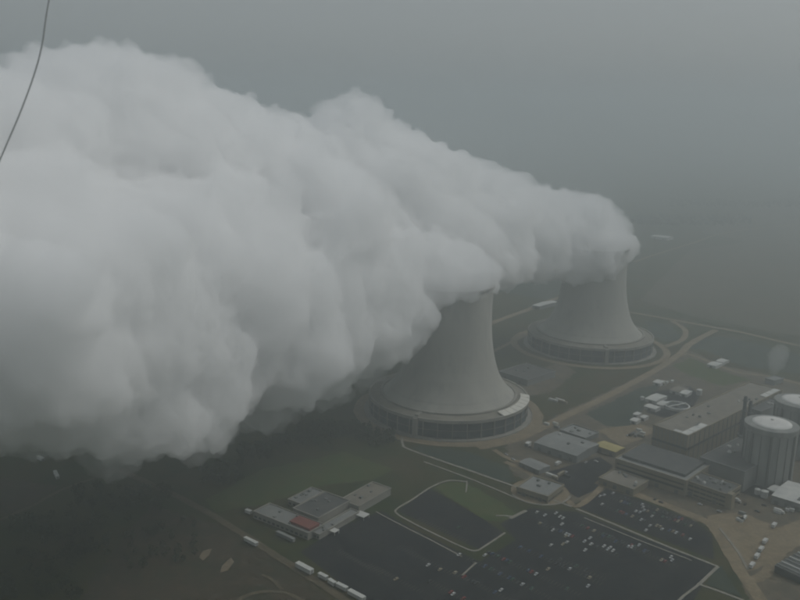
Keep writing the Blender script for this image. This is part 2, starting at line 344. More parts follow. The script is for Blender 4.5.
# ------------------------------------------------------------------ buildings
def frame_of(px, h):
    A, B, C, D = [gp(*p, h) for p in px]
    u = (B - A) + (C - D); v = (D - A) + (C - B)
    ang = (math.atan2(u.y, u.x) + math.atan2(v.y, v.x) - math.pi / 2) / 2
    c = (A + B + C + D) / 4
    ex, ey = Vector((math.cos(ang), math.sin(ang), 0)), Vector((-math.sin(ang), math.cos(ang), 0))
    return Vector((c.x, c.y, 0)), ang, abs(u.dot(ex)) / 2, abs(v.dot(ey)) / 2
def building(name, px, h, wall, roof, label, cat='building', pitch=0.0, doors=0, win=0, units=0, parapet=.9, group=None, seed=1, base=0.0):
    c, ang, W, D = frame_of(px, h); c.z = base; hh = h - base
    t = empty(name, c, ang, label, cat, group); x, y = W / 2, D / 2; r = random.Random(seed)
    boxes('wall', [(-x, x, -y, y, 0, hh - .3)], MT[wall], t)
    bm = bmesh.new(); o = .35
    if pitch:
        for s in (-1, 1):
            v = [(-x - o, s * (y + o), hh - .2), (x + o, s * (y + o), hh - .2), (x + o, 0, hh + pitch), (-x - o, 0, hh + pitch)]
            vv = [bm.verts.new(p) for p in v] + [bm.verts.new((p[0], p[1], p[2] + .25)) for p in v]
            for q in ((0, 1, 2, 3), (7, 6, 5, 4), (0, 4, 5, 1), (1, 5, 6, 2), (3, 2, 6, 7), (0, 3, 7, 4)): bm.faces.new([vv[i] for i in q])
        for s in (-1, 1):
            bm.faces.new([bm.verts.new(p) for p in ((s * x, -y, hh - .3), (s * x, y, hh - .3), (s * x, 0, hh + pitch - .05))])
        bmesh.ops.recalc_face_normals(bm, faces=bm.faces[:])
    else:
        box(bm, -x - o, x + o, -y - o, y + o, hh - .3, hh)
    rf = mesh_obj('roof', bm, MT[roof], t)
    if parapet and not pitch:
        k = .6
        boxes('parapet', [(-x - .4, x + .4, -y - .4, -y + k, hh + .002, hh + parapet), (-x - .4, x + .4, y - k, y + .4, hh + .002, hh + parapet),
                          (-x - .4, -x + k, -y + k, y - k, hh + .002, hh + parapet), (x - k, x + .4, -y + k, y - k, hh + .002, hh + parapet)], MT[wall], rf)
    for k in range(doors):
        cx = -x + (k + .5) * 2 * x / doors + r.uniform(-1, 1); dh = min(4.2, hh * .7)
        d = boxes('door', [(cx - 1.9, cx + 1.9, -y - .12, -y - .003, .02, dh)], MT['roof_dark'], t)
        boxes('door_frame', [(cx - 2.2, cx - 1.9, -y - .2, -y - .003, .02, dh), (cx + 1.9, cx + 2.2, -y - .2, -y - .003, .02, dh), (cx - 2.2, cx + 2.2, -y - .2, -y - .003, dh, dh + .3)], MT[wall], d)
    for k in range(win):
        z0 = hh * (k + .42) / (win + .25) - .6
        n = max(3, int(2 * x / 6))
        for j in range(n):
            a = -x + 1 + j * (2 * x - 2) / n
            boxes('window', [(a + .35, a + (2 * x - 2) / n - .35, -y - .09, -y - .003, z0, z0 + 1.6)], MT['glass'], t)
        n = max(2, int(2 * y / 6))
        for j in range(n):
            a = -y + 1 + j * (2 * y - 2) / n
            for s in (-1, 1):
                xx = (-x - .09, -x - .003) if s < 0 else (x + .003, x + .09)
                boxes('window', [(*xx, a + .35, a + (2 * y - 2) / n - .35, z0, z0 + 1.6)], MT['glass'], t)
    for k in range(units):
        ux, uy = r.uniform(-x * .8, x * .8), r.uniform(-y * .7, y * .7); s = r.uniform(.8, 2.0); s2 = r.uniform(.8, 1.8)
        zb = hh + (pitch * (1 - abs(uy) / y) + .05 if pitch else .003)
        bm = bmesh.new(); box(bm, ux - s, ux + s, uy - s2, uy + s2, zb - (.3 if pitch else 0), zb + r.uniform(.8, 1.8)); box(bm, ux - s * .6, ux + s * .6, uy - s2 * .6, uy + s2 * .6, zb + 1.9, zb + 2.2)
        mesh_obj('roof_unit', bm, MT[r.choice(['white', 'roof_grey', 'grey_wall'])], rf)
    return t, W / 2, D / 2, hh

t, x, y, h = building('turbine_hall', [(671, 430), (700, 441), (769, 388), (736, 378)], 33, 'tan', 'roof_tan', 'long tall turbine hall with flat tan roof beside the containments', units=10, seed=4)
def roof_panel(t, x0, x1, y0, y1, h): boxes('skylight', [(x0, x1, y0, y1, h + .003, h + .7)], MT['roof_pale'], t)
for k in range(3): roof_panel(t, x - 9.0, x - 1.2, -y + 2 + k * 14, -y + 15.4 + k * 14, h)
roof_panel(t, 2.0, x - 9.6, -y + 2, -y + 7, h)
for k in range(3): roof_panel(t, x - 8.5, x - 1.2, y - 40 + k * 13, y - 28 + k * 13, h)
for k in range(9):     # pilasters down the front and the long side
    a = -x + (k + .5) * 2 * x / 9; boxes('pilaster', [(a - .4, a + .4, -y - .3, -y - .003, 0, h - .4)], MT['grey_wall'], t)
for k in range(22):
    a = -y + (k + .5) * 2 * y / 22; boxes('pilaster', [(x + .003, x + .5, a - .5, a + .5, 0, h - .4)], MT['grey_wall'], t)
boxes('cladding_band', [(-x - .2, x + .2, -y - .45, -y - .31, h * .55, h * .62), (x + .52, x + .7, -y, y, h * .55, h * .62)], MT['dark'], t)

t, x, y, h = building('heater_bay', [(622, 459), (688, 484), (704, 466), (640, 441)], 15, 'tan', 'roof_grey', 'long low tan block along the front foot of the turbine hall', doors=4, units=9, seed=8)
boxes('window_band', [(-x + 2, x - 2, -y - .1, -y - .003, h * .35, h * .5)], MT['glass'], t)
boxes('window_band', [(-x + 2, x - 2, -y - .1, -y - .003, h * .68, h * .78)], MT['glass'], t)
boxes('upper_roof', [(-x + 3, x - 5, -y + 8, y - 1, h + .003, h + 2.6)], MT['roof_dark'], t)
t, x, y, h = building('office_block', [(681, 479), (727, 495), (741, 486), (695, 471)], 13, 'tan', 'roof_dark', 'tan office block with dark window bands and white units on its roof', win=3, doors=2, units=14, seed=3)
boxes('stair_tower', [(x + .01, x + 5, -y - 1, -y + 6, 0, h + 2)], MT['tan'], t)
building('auxiliary_building', [(706, 459), (748, 474), (786, 446), (744, 431)], 20, 'grey_wall', 'roof_dark', 'dark low auxiliary block between the turbine hall and containments', units=12, seed=5)
building('fuel_building', [(748, 408), (764, 413), (780, 402), (766, 397)], 30, 'grey_wall', 'roof_dark', 'dark grey block wedged between turbine hall and far containment', units=4, seed=6)
building('white_roofed_shed', [(773, 495), (806, 506), (816, 489), (788, 480)], 8, 'grey_wall', 'roof_pale', 'shed with large pale roof in front of the near containment', pitch=1.2, doors=3, units=2, seed=9)
building('warehouse', [(538, 441), (578, 459), (595, 443), (557, 431)], 8, 'grey_wall', 'roof_grey', 'large grey-roofed warehouse right of the nearer cooling tower', pitch=1.6, doors=4, units=3, seed=10)
building('warehouse_annex', [(560, 430), (586, 439), (597, 433), (574, 424)], 5, 'grey_wall', 'roof_grey', 'low grey annex behind the large grey warehouse', units=4, seed=11)
building('yellow_roofed_shed', [(597, 445), (616, 453), (623, 448), (604, 440)], 6, 'tan', 'roof_yellow', 'small shed with dull yellow roof beside the grey warehouse', pitch=.9, doors=2, seed=12)
building('storage_shed', [(521, 462), (539, 471), (548, 466), (531, 457)], 5, 'grey_wall', 'roof_grey', 'small grey shed between the warehouse and the gatehouse', pitch=.8, doors=2, seed=13)
t, x, y, h = building('gatehouse', [(519, 487), (550, 499), (560, 485), (533, 475)], 7, 'tan', 'roof_grey', 'square grey-roofed gatehouse standing on a rounded tan apron', doors=2, win=1, units=3, seed=14)
c0 = gp(540, 492)
sheet('path', [(c0.x + 27 * math.cos(R(a)), c0.y + 27 * math.sin(R(a)), 0) for a in range(0, 360, 12)], 'gravel', world=True)
ribbon('path', circle(c0, 27, 195, 345, 30), 2.0, 'pave', .14, smooth=False, world=True)
building('workshop', [(603, 478), (635, 492), (644, 481), (614, 467)], 6, 'tan', 'roof_tan', 'tan-roofed workshop in front of the low tan block', doors=3, units=5, seed=15)
building('pump_house', [(506, 372), (530, 383), (547, 371), (526, 361)], 8, 'grey_wall', 'roof_dark', 'dark blue-grey pump house between the two cooling towers', doors=2, units=3, seed=16)
building('roadside_shed', [(539, 306), (544, 308), (552, 301), (547, 299)], 6, 'grey_wall', 'roof_pale', 'bright shed at the road bend behind the nearer cooling tower', pitch=1, doors=1, seed=17)
building('far_barn', [(655, 236), (668, 238.5), (670, 237), (657, 234)], 7, 'white', 'roof_pale', 'distant long white barn beyond the farther cooling tower', pitch=1.5, doors=2, seed=18)
for i, (px, lab, rf) in enumerate([
    ([(648, 399), (658, 402), (664, 396), (655, 392)], 'largest white-roofed plant shed left of the round clarifier', 'roof_pale'),
    ([(658, 404), (664, 406), (668, 402), (662, 400)], 'small white-roofed shed touching the clarifier rim', 'roof_pale'),
    ([(646, 406), (656, 410), (659, 407), (649, 403)], 'low white-roofed shed in front of the clarifier group', 'roof_pale'),
    ([(681, 393), (688, 395), (691, 391), (684, 389)], 'small white shed just behind the clarifier', 'roof_pale'),
    ([(672, 390), (680, 393), (686, 388), (678, 385)], 'small brown-roofed shed behind the clarifier', 'roof_tan'),
    ([(631, 420), (637, 422), (640, 419), (634, 417)], 'white hut on the dark lawn left of the clarifier', 'roof_pale'),
    ([(634, 414), (638, 415.5), (641, 413), (637, 411.5)], 'tiny white hut behind the white lawn hut', 'roof_pale'),
    ([(641, 417), (645, 418.5), (648, 416), (644, 414.5)], 'tiny white hut right of the white lawn hut', 'roof_pale'),
    ([(654, 382), (661, 384), (664, 381), (657, 379)], 'small pale hut beside the tan road above the clarifier', 'roof_pale'),
    ([(709, 364), (717, 367), (721, 363), (713, 361)], 'left one of two white huts on the lawn', 'roof_pale'),
    ([(717, 361), (724, 363), (728, 360), (721, 358)], 'right one of two white huts on the lawn', 'roof_pale'),
    ([(576, 432), (581, 434), (583, 432), (578, 430)], 'bright hut on the ground behind the warehouse', 'roof_pale'),
    ([(769, 489), (776, 492), (781, 487), (774, 484)], 'small white shed left of the pale-roofed shed', 'roof_pale'),
    ([(526, 443), (529, 444), (531, 442), (528, 441)], 'tiny pale hut at the left corner of the warehouse', 'roof_pale'),
]):
    building('hut', px, 4, 'white', rf, lab, 'hut', pitch=.5, doors=1, group='small plant sheds', seed=30 + i)

# training centre: one building of several joined blocks
blocks = [([(260, 509), (305, 538), (317, 526), (273, 501)], 6, 'roof_grey'), ([(299, 507), (312, 520), (353, 501), (322, 492)], 8.5, 'roof_dark'),
          ([(291, 499), (297, 505), (321, 493), (314, 486)], 5, 'roof_grey'), ([(344, 500), (356, 508), (388, 490), (374, 480)], 6.5, 'roof_tan'),
          ([(312, 532), (318, 535), (358, 513), (352, 508)], 4.5, 'roof_grey')]
c, ang, W, D = frame_of(blocks[0][0], 6)
tc = empty('training_centre', c, ang, 'low rambling flat-roofed building with a dark red roof patch', 'building')
inv = Matrix.Translation(c) @ Matrix.Rotation(ang, 4, 'Z'); inv.invert()
for i, (px, h, rf) in enumerate(blocks):
    cc, aa, W, D = frame_of(px, h)
    loc = inv @ cc; dx = round((aa - ang) / (math.pi / 2)) * math.pi / 2
    if abs(math.sin(dx)) > .5: W, D = D, W
    x, y = W / 2, D / 2; e = i * .013
    wl = boxes('wall', [(loc.x - x, loc.x + x, loc.y - y, loc.y + y, 0, h - .3 + e)], MT['concrete'], tc)
    ro = boxes('roof', [(loc.x - x - .3, loc.x + x + .3, loc.y - y - .3, loc.y + y + .3, h - .3 + e, h + e)], MT[rf], tc)
    hh = h + e
    boxes('parapet', [(loc.x - x - .4, loc.x + x + .4, loc.y + s * y - .5, loc.y + s * y + .5, hh + .002, hh + .8) for s in (-1, 1)] +
          [(loc.x + s * x - .5, loc.x + s * x + .5, loc.y - y + .5, loc.y + y - .5, hh + .002, hh + .8) for s in (-1, 1)], MT['concrete'], ro)
    n = max(3, int(2 * x / 5))
    for k in range(n):
        a = loc.x - x + (k + .25) * 2 * x / n
        boxes('window', [(a, a + x / n * 1.1, loc.y - y - .1, loc.y - y - .003, 1.2, 2.9)], MT['glass'], wl)
    for k in range(5):
        ux, uy = loc.x + rng.uniform(-.8, .8) * x, loc.y + rng.uniform(-.7, .7) * y; s = rng.uniform(.6, 1.6)
        boxes('roof_unit', [(ux - s, ux + s, uy - 1, uy + 1, hh + .003, hh + rng.uniform(.8, 1.6))], MT['grey_wall'], ro)
rc, ra, rw, rd = frame_of([(291, 520), (308, 530), (318, 524), (301, 515)], 8); loc = inv @ rc
bm = bmesh.new(); box(bm, loc.x - rw / 2, loc.x + rw / 2, loc.y - rd / 2, loc.y + rd / 2, 5.8, 8.2); mesh_obj('red_roof', bm, MT['roof_red'], tc)
for px in ([(322, 527), (334, 533), (339, 530), (327, 524)], [(355, 514), (364, 518), (369, 514), (360, 510)]):
    cc, aa, W, D = frame_of(px, 3.4); loc = inv @ cc
    bm = bmesh.new(); box(bm, loc.x - W / 2, loc.x + W / 2, loc.y - D / 2, loc.y + D / 2, 3.1, 3.4)
    for sx in (-1, 1):
        for sy in (-1, 1): box(bm, loc.x + sx * (W / 2 - .5) - .15, loc.x + sx * (W / 2 - .5) + .15, loc.y + sy * (D / 2 - .5) - .15, loc.y + sy * (D / 2 - .5) + .15, 0, 3.09)
    mesh_obj('canopy', bm, MT['roof_pale'], tc)

# containments
def containment(pt, label, top=57.0, r=23.0):
    c = gp(*pt, top); c.z = 0
    t = empty('containment', c, .3, label, 'containment', 'reactor containments')
    bm = bmesh.new(); lathe(bm, [(r, 0), (r, top - 6)], 64); mesh_obj('wall', bm, MT['contain'], t, True)
    bm = bmesh.new(); lathe(bm, [(r, top - 6), (r + 1.6, top - 5.2), (r + 1.6, top - .6), (r + .4, top - .1), (18.2, top + .3), (18.2, top - .5)], 64); mesh_obj('ring_girder', bm, MT['contain'], t)
    bm = bmesh.new(); lathe(bm, [(18.0, top - .3), (18.0, top + .5), (15, top + 1.6), (10, top + 2.6), (5, top + 3.1), (.6, top + 3.3), (.01, top + 3.3)], 64); d = mesh_obj('dome', bm, MT['dome'], t, True)
    bm = bmesh.new(); lathe(bm, [(.02, top + 3.2), (1.4, top + 3.2), (1.4, top + 4.2), (.02, top + 4.4)], 16); mesh_obj('vent_cap', bm, MT['white'], d)
    for k in range(6):
        bm = bmesh.new(); box(bm, r - .6, r + 1.3, -2.4, 2.4, 0, top - 5.4); o = mesh_obj('buttress', bm, MT['contain'], t); o.rotation_euler = (0, 0, k * math.pi / 3)
    for k in range(18):
        bm = bmesh.new(); tube(bm, (r + .35, 0, 2), (r + .35, 0, top - 7), .3, 6); o = mesh_obj('downpipe', bm, MT['dark'], t); o.rotation_euler = (0, 0, k * math.pi / 9 + .17)
containment((772, 423), 'nearer round containment with white shallow dome top')
containment((800, 400.5), 'farther round containment with white dome cut by the frame edge')

# vent stacks
for i, (px, py, hgt, lab) in enumerate([(741, 437, 44, 'left, taller one of two dark vent stacks'), (747, 434, 36, 'right, shorter one of two dark vent stacks')]):
    p = gp(px, py, 20)
    t = empty('vent_stack', p, 0, lab, 'vent stack', 'dark vent stacks beside the turbine hall')
    bm = bmesh.new(); lathe(bm, [(2.4, .02), (1.9, hgt * .5), (1.7, hgt), (1.4, hgt), (1.4, hgt - 3)], 16); s = mesh_obj('flue', bm, MT['dark'], t, True)
    bm = bmesh.new()
    for k in range(3): lathe(bm, [(2.0, hgt * (.4 + .25 * k)), (3.0, hgt * (.4 + .25 * k)), (3.0, hgt * (.4 + .25 * k) + .5), (2.0, hgt * (.4 + .25 * k) + .5)], 16)
    mesh_obj('platform', bm, MT['dark'], s)
    boxes('plinth', [(-3.2, 3.2, -3.2, 3.2, .003, 3)], MT['grey_wall'], t)

# round clarifier
c = gp(677, 405.5, 3)
t = empty('clarifier', (c.x, c.y, 0), .5, 'round white-rimmed clarifier tank beside the turbine hall', 'tank')
bm = bmesh.new(); lathe(bm, [(15, 0), (15, 3.6), (13.2, 3.6), (13.2, 1.5)], 48); mesh_obj('tank_wall', bm, MT['white'], t)
bm = bmesh.new(); lathe(bm, [(.02, 1.9), (13.2, 1.9)], 48); mesh_obj('water', bm, MT['louver'], t)
boxes('bridge', [(-15, 15, -.9, .9, 3.62, 4.2)], MT['white'], t)
bm = bmesh.new(); lathe(bm, [(2.2, .1), (2.2, 3.4), (.02, 3.6)], 16); mesh_obj('centre_well', bm, MT['concrete'], t)

# ribbed dark shed at the right edge and dark cabinets
t, x, y, h = building('transformer_shed', [(782, 566), (806, 582), (822, 562), (796, 549)], 6, 'dark', 'roof_dark', 'dark ribbed shed at the lower right edge', parapet=0, seed=50)
for k in range(6):
    a = -y + (k + .5) * 2 * y / 6; boxes('roof_rib', [(-x, x, a - .5, a + .5, h + .003, h + .9)], MT['roof_pale' if k % 2 else 'roof_grey'], t)

# tanks, containers and a pipe rack about the yard
for (p, r, h, lab) in [((764, 497), 3.2, 6, 'small white storage tank nearest the pale-roofed shed'), ((757, 494), 2.6, 5, 'small white storage tank left of its white neighbour'), ((699, 395), 3.5, 7, 'white storage tank at the side of the turbine hall'),
                       ((642, 400), 2.4, 4, 'small white storage tank left of the plant sheds')]:
    c = gp(*p); t = empty('storage_tank', (c.x, c.y, 0), 0, lab, 'tank', 'white storage tanks')
    bm = bmesh.new(); lathe(bm, [(r, 0), (r, h)], 24); b = mesh_obj('tank_wall', bm, MT['white'], t, True)
    bm = bmesh.new(); lathe(bm, [(r + .15, h), (r * .5, h + .7), (.02, h + .9)], 24); mesh_obj('tank_roof', bm, MT['roof_pale'], t)
    bm = bmesh.new(); tube(bm, (r + .2, 0, 0), (r + .2, 0, h), .15, 6); mesh_obj('ladder', bm, MT['dark'], b)
a, b = gp(712, 467, 5), gp(738, 477, 5); d = b - a
t = empty('pipe_rack', (a.x, a.y, 0), math.atan2(d.y, d.x), 'pale elevated pipe rack in front of the dark auxiliary block', 'pipe rack')
for k in range(4):
    bm = bmesh.new(); tube(bm, (0, k * .9 - 1.4, 5 + .05 * k), (d.length, k * .9 - 1.4, 5 + .05 * k), .35, 8); mesh_obj('pipe', bm, MT['roof_pale'], t)
for k in range(5):
    q = (k + .1) * d.length / 4.3; boxes('trestle', [(q, q + .4, -2.2, -1.9, 0, 4.6), (q, q + .4, 1.7, 2.0, 0, 4.6), (q, q + .4, -2.2, 2.0, 4.602, 4.7)], MT['dark'], t)
where = [((552, 427), 'on the tan ground left of the warehouse annex', 4), ((634, 434), 'on the gravel behind the low tan block', 6), ((664, 384), 'on the yard beside the tan road', 5), ((560, 478), 'on the dark pad beside the gatehouse', 4), ((744, 518), 'along the top of the tan yard', 5), ((690, 420), 'against the side of the turbine hall', 3), ((560, 402), 'on the verge of the tan road', 3), ((786, 510), 'in front of the pale-roofed shed', 4)]
for p, w_, n in where:
    for k in range(n):
        c = gp(p[0] + rng.uniform(-9, 9), p[1] + rng.uniform(-3.5, 3.5)); m = rng.choice(['white', 'grey_wall', 'roof_pale', 'tan', 'dark'])
        nm = dict(white='white', grey_wall='grey', roof_pale='pale', tan='tan', dark='dark')[m]
        t = empty('container', (c.x, c.y, .15), rng.choice([R(-43), R(50)]), f'{nm} container standing {w_}', 'container', f'{nm} containers {w_}'); L = rng.choice([3, 3, 6])
        boxes('body', [(-L, L, -1.25, 1.25, 0, 2.6)], MT[m], t)
        bm = bmesh.new()
        for q in range(int(L * 2)): box(bm, -L + q + .2, -L + q + .6, -1.33, -1.253, .1, 2.5)
        mesh_obj('corrugation', bm, MT[m], t)
        boxes('door', [(L + .003, L + .08, -1.1, 1.1, .1, 2.5)], MT[m], t)

# ------------------------------------------------------------------ trailers and trucks
def trailer(p0, p1, label, hgt=3.6, m='white', wid=2.9):
    a, b = gp(*p0), gp(*p1); d = b - a; L = max(d.length, 4); c = (a + b) / 2
    t = empty('trailer', (c.x, c.y, .1), math.atan2(d.y, d.x), label, 'trailer', 'white trailers along the dirt road'); x = L / 2
    body = boxes('body', [(-x, x, -wid / 2, wid / 2, .9, hgt)], MT[m], t)
    boxes('roof', [(-x - .1, x + .1, -wid / 2 - .1, wid / 2 + .1, hgt + .002, hgt + .15)], MT['roof_pale'] if m == 'white' else MT['roof_grey'], body)
    boxes('chassis', [(-x + .2, x - .2, -1.1, 1.1, .6, .9)], MT['dark'], t)
    boxes('door', [(x + .003, x + .08, -1.1, 1.1, 1.0, hgt - .3)], MT['roof_grey'], body)
    for s in (-1, 1):
        for q in (-.55, -.35, .6):
            bm = bmesh.new(); tube(bm, (q * x, s * 1.05, .5), (q * x, s * 1.38, .5), .5, 12); mesh_obj('wheel', bm, MT['tyre'], t)
trailer((245, 541), (257, 547), 'lone white trailer on the field side left of the row')
trailer((277, 535), (294, 543), 'grey trailer beside the corner of the low rambling building', m='grey_wall')
trailer((297, 567), (312, 575), 'long white trailer at the upper left of the row', hgt=4.2, wid=4)
trailer((319, 577), (327, 581), 'second white trailer down the row from its upper end')
trailer((329, 583), (335, 587), 'third white trailer down the row from its upper end')
trailer((337, 587), (347, 592), 'fourth white trailer down the row from its upper end')
trailer((349, 594), (364, 602), 'long white trailer lowest in the row at the bottom edge', wid=3.6)
trailer((246, 513), (251, 515), 'small white trailer left of the low rambling building')
trailer((55, 474), (58, 480), 'small white trailer under the left end of the steam')
trailer((38, 459), (43, 462), 'faint white trailer farthest left under the steam')

def truck(p, rz, label, m='white', L=9):
    t = empty('truck', (p.x, p.y, .1), rz, label, 'truck', 'trucks on the tan yard')
    boxes('box_body', [(-L / 2, L / 2 - 2.4, -1.3, 1.3, 1.0, 3.7)], MT[m], t)
    bm = bmesh.new()
    sec = [(L / 2 - 2.2, .7), (L / 2, .7), (L / 2, 1.6), (L / 2 - .5, 2.7), (L / 2 - 2.2, 2.8)]
    A = [bm.verts.new((a, -1.2, z)) for a, z in sec]; B = [bm.verts.new((a, 1.2, z)) for a, z in sec]
    for i in range(5): bm.faces.new((A[i], A[(i + 1) % 5], B[(i + 1) % 5], B[i]))
    bm.faces.new(A[::-1]); bm.faces.new(B); cab = mesh_obj('cab', bm, MT['white'], t)
    boxes('windscreen', [(L / 2 - .3, L / 2 - .12, -1.0, 1.0, 1.75, 2.45)], MT['glass'], cab)
    boxes('chassis', [(-L / 2, L / 2 - .2, -.9, .9, .5, .98)], MT['dark'], t)
    for s in (-1, 1):
        for q in (-L / 2 + 1.4, L / 2 - 1.2):
            bm = bmesh.new(); tube(bm, (q, s * .95, .45), (q, s * 1.25, .45), .5, 12); mesh_obj('wheel', bm, MT['tyre'], t)
for i, (p, lab) in enumerate([((752, 567), 'white truck lowest in the diagonal row on the tan yard'), ((757, 558), 'white truck second from the bottom of the diagonal row'),
                              ((761, 551), 'white truck third from the bottom of the diagonal row'), ((765, 543), 'white truck at the top of the diagonal row on the yard'),
                              ((774, 527), 'single white truck above the diagonal row'), ((779, 513), 'white truck in front of the pale-roofed shed'),
                              ((736, 502), 'white truck beside the office block'), ((558, 465), 'white truck beside the warehouse front')]):
    truck(gp(*p), R(50 if i < 4 else rng.choice([50, -42])), lab)

# ------------------------------------------------------------------ cars
def car_mesh(paint):
    bm = bmesh.new()
    sec = [(-2.2, .35), (2.2, .35), (2.2, .75), (1.1, .95), (.5, 1.42), (-1.1, 1.45), (-1.75, 1.0), (-2.2, .95)]
    A = [bm.verts.new((x, -.85 + (.16 if z > 1.2 else 0), z)) for x, z in sec]; B = [bm.verts.new((x, .85 - (.16 if z > 1.2 else 0), z)) for x, z in sec]
    n = len(sec)
    for i in range(n):
        bm.faces.new((A[i], A[(i + 1) % n], B[(i + 1) % n], B[i])).material_index = 1 if i in (3, 5) else 0
    bm.faces.new(A[::-1]); bm.faces.new(B)
    for s in (-1, 1):
        box(bm, -1.2, .55, s * .80 - .02, s * .80 + .02, 1.0, 1.32, 1)
        for q in (-1.35, 1.35):
            k0 = len(bm.faces); tube(bm, (q, s * .68, .32), (q, s * .88, .32), .32, 10)
            bm.faces.ensure_lookup_table()
            for f in bm.faces[k0:]: f.material_index = 2
    me = bpy.data.meshes.new('car'); bm.to_mesh(me); bm.free()
    for m in (PAINT[paint], MT['glass'], MT['tyre']): me.materials.append(m)
    return me
CARS = {k: car_mesh(k) for k in PAINT}
LOT = {0: 'in the large dark lot along the bottom', 1: 'in the dark lot below the office block', 2: 'in the kerbed lot with the lawn', 3: 'on the yard between the plant buildings'}
taken = []
def car(p, rz, paint, lot, gap=2.3):
    if any((p - q).length < gap for q in taken): return
    taken.append(p)
    o = data_obj('car', CARS[paint], None, None, loc=(p.x, p.y, .9 if False else .3), rz=rz)
    tag(o, f'{dict(dark="black", tan="beige").get(paint, paint)} car parked {LOT[lot]}', 'car', f'{paint} cars {LOT[lot]}')
U, V = R(-43), R(50)
bright = [(545, 516), (560, 517.5), (563, 519), (562, 525), (553, 531), (566, 537), (567, 543), (563, 545), (551, 546), (594, 531.5), (590, 539), (591, 545), (585, 551), (604, 547), (608, 550), (613, 551.5), (610, 548.5), (632, 548), (639, 546),
          (428, 566), (440, 570.5), (396, 580), (453, 595), (459, 555.5), (485, 556), (548, 570), (501, 591), (588, 587), (672, 561), (671, 558), (536, 575), (537, 513), (556, 514)]
for i, p in enumerate(bright): car(gp(*p), V + rng.choice([0, math.pi]), rng.choice(['white', 'white', 'white', 'silver', 'tan']), 0)
for p in [(636, 512), (640, 513), (644, 511), (643, 508), (646, 531), (650, 526.5), (652, 517), (600, 497), (602, 505), (613, 494), (662, 530), (690, 540)]: car(gp(*p), V, rng.choice(['white', 'silver', 'white']), 1)
ev, eu = Vector((math.cos(V), math.sin(V), 0)), Vector((math.cos(U), math.sin(U), 0))
def row(p, n, dens, lot, pal):
    p = gp(*p)
    for k in range(n):
        if rng.random() < dens: car(p + eu * (k * 2.9) + ev * rng.uniform(-.4, .4), V + rng.choice([0, math.pi]) + rng.uniform(-.04, .04), rng.choice(pal), lot)
dk = ['dark', 'dark', 'blue', 'red', 'green', 'silver', 'dark', 'tan']
for p, n, d in [((470, 560), 26, .5), ((486, 552), 30, .45), ((520, 548), 26, .35), ((452, 572), 22, .4), ((430, 582), 16, .3), ((540, 524), 26, .35), ((576, 524), 24, .4), ((600, 536), 24, .3), ((560, 560), 14, .3), ((500, 575), 12, .4)]: row(p, n, d, 0, dk)
for p, n, d in [((604, 496), 28, .4), ((622, 498), 24, .45), ((600, 505), 28, .35), ((650, 512), 14, .4)]: row(p, n, d, 1, dk)
row((440, 520), 12, .12, 2, dk)
for p in [(506, 455), (513, 460), (530, 448), (586, 463), (596, 462), (655, 500), (661, 503), (700, 505), (745, 505), (757, 512), (764, 506), (719, 512), (640, 431), (627, 436), (660, 425), (566, 473)]: car(gp(*p), rng.choice([U, V]), rng.choice(['white', 'silver', 'dark']), 3)

bm = bmesh.new()
for p, n in [((470, 560), 26), ((486, 552), 30), ((520, 548), 26), ((452, 572), 22), ((430, 582), 16), ((540, 524), 26), ((576, 524), 24), ((600, 536), 24), ((560, 560), 14), ((604, 496), 28), ((622, 498), 24), ((600, 505), 28), ((340, 552), 16), ((372, 566), 18), ((400, 548), 20), ((420, 520), 18)]:
    p = gp(*p)
    for k in range(n + 1):
        a = p + eu * ((k - .5) * 2.9) - ev * 2.6; b = a + ev * 5.2; wv = eu * .09
        bm.faces.new([bm.verts.new((q.x, q.y, .42)) for q in (a - wv, a + wv, b + wv, b - wv)])
tag(mesh_obj('bay_markings', bm, MT['pave']), 'worn pale bay lines painted across the dark parking lots', 'markings', kind='stuff')

# ------------------------------------------------------------------ woods: leaf clumps, one mass per wood
def wood(name, pts, label, size=(5, 9)):
    V_, Fc = [], []; r = np.random.RandomState(len(label))
    for (px, py, n, sx, sy) in pts:
        for k in range(n):
            p = gp(px + r.uniform(-sx, sx), py + r.uniform(-sy, sy)); hgt = r.uniform(*size); rad = hgt * r.uniform(.35, .5)
            m = 46
            d = r.normal(size=(m, 3)); d /= np.linalg.norm(d, axis=1)[:, None]; q = d * rad * r.uniform(.55, 1.05, (m, 1)); q[:, 2] = q[:, 2] * .9 + hgt * .58
            for c in q:
                a = r.normal(size=3); a /= np.linalg.norm(a); b = np.cross(a, r.normal(size=3)); b /= np.linalg.norm(b); s = r.uniform(.5, 1.1) * hgt / 8
                k0 = len(V_); o = np.array((p.x, p.y, 0)) + c
                V_ += [tuple(o + a * s), tuple(o + b * s), tuple(o - a * s), tuple(o - b * s)]; Fc.append((k0, k0 + 1, k0 + 2, k0 + 3))
            k0 = len(V_)
            for ang in (0, 2.1, 4.2): V_.append((p.x + .3 * math.cos(ang), p.y + .3 * math.sin(ang), 0))
            V_.append((p.x, p.y, hgt * .8)); Fc += [(k0, k0 + 1, k0 + 3), (k0 + 1, k0 + 2, k0 + 3), (k0 + 2, k0, k0 + 3)]
    me = bpy.data.meshes.new(name); me.from_pydata(V_, [], Fc); me.update()
    tag(data_obj(name, me, MT['leaf']), label, 'woodland', kind='stuff')
wood('woodland', [(335, 432, 110, 36, 7), (300, 440, 60, 30, 6), (375, 440, 60, 20, 7), (255, 452, 50, 16, 8), (222, 476, 40, 20, 10)], 'dark scrubby wood between the steam and the low rambling building')
wood('woodland', [(120, 500, 60, 50, 12), (60, 540, 70, 50, 22), (160, 545, 40, 40, 25), (20, 580, 60, 60, 20)], 'dark scattered scrub on the fields at lower left')
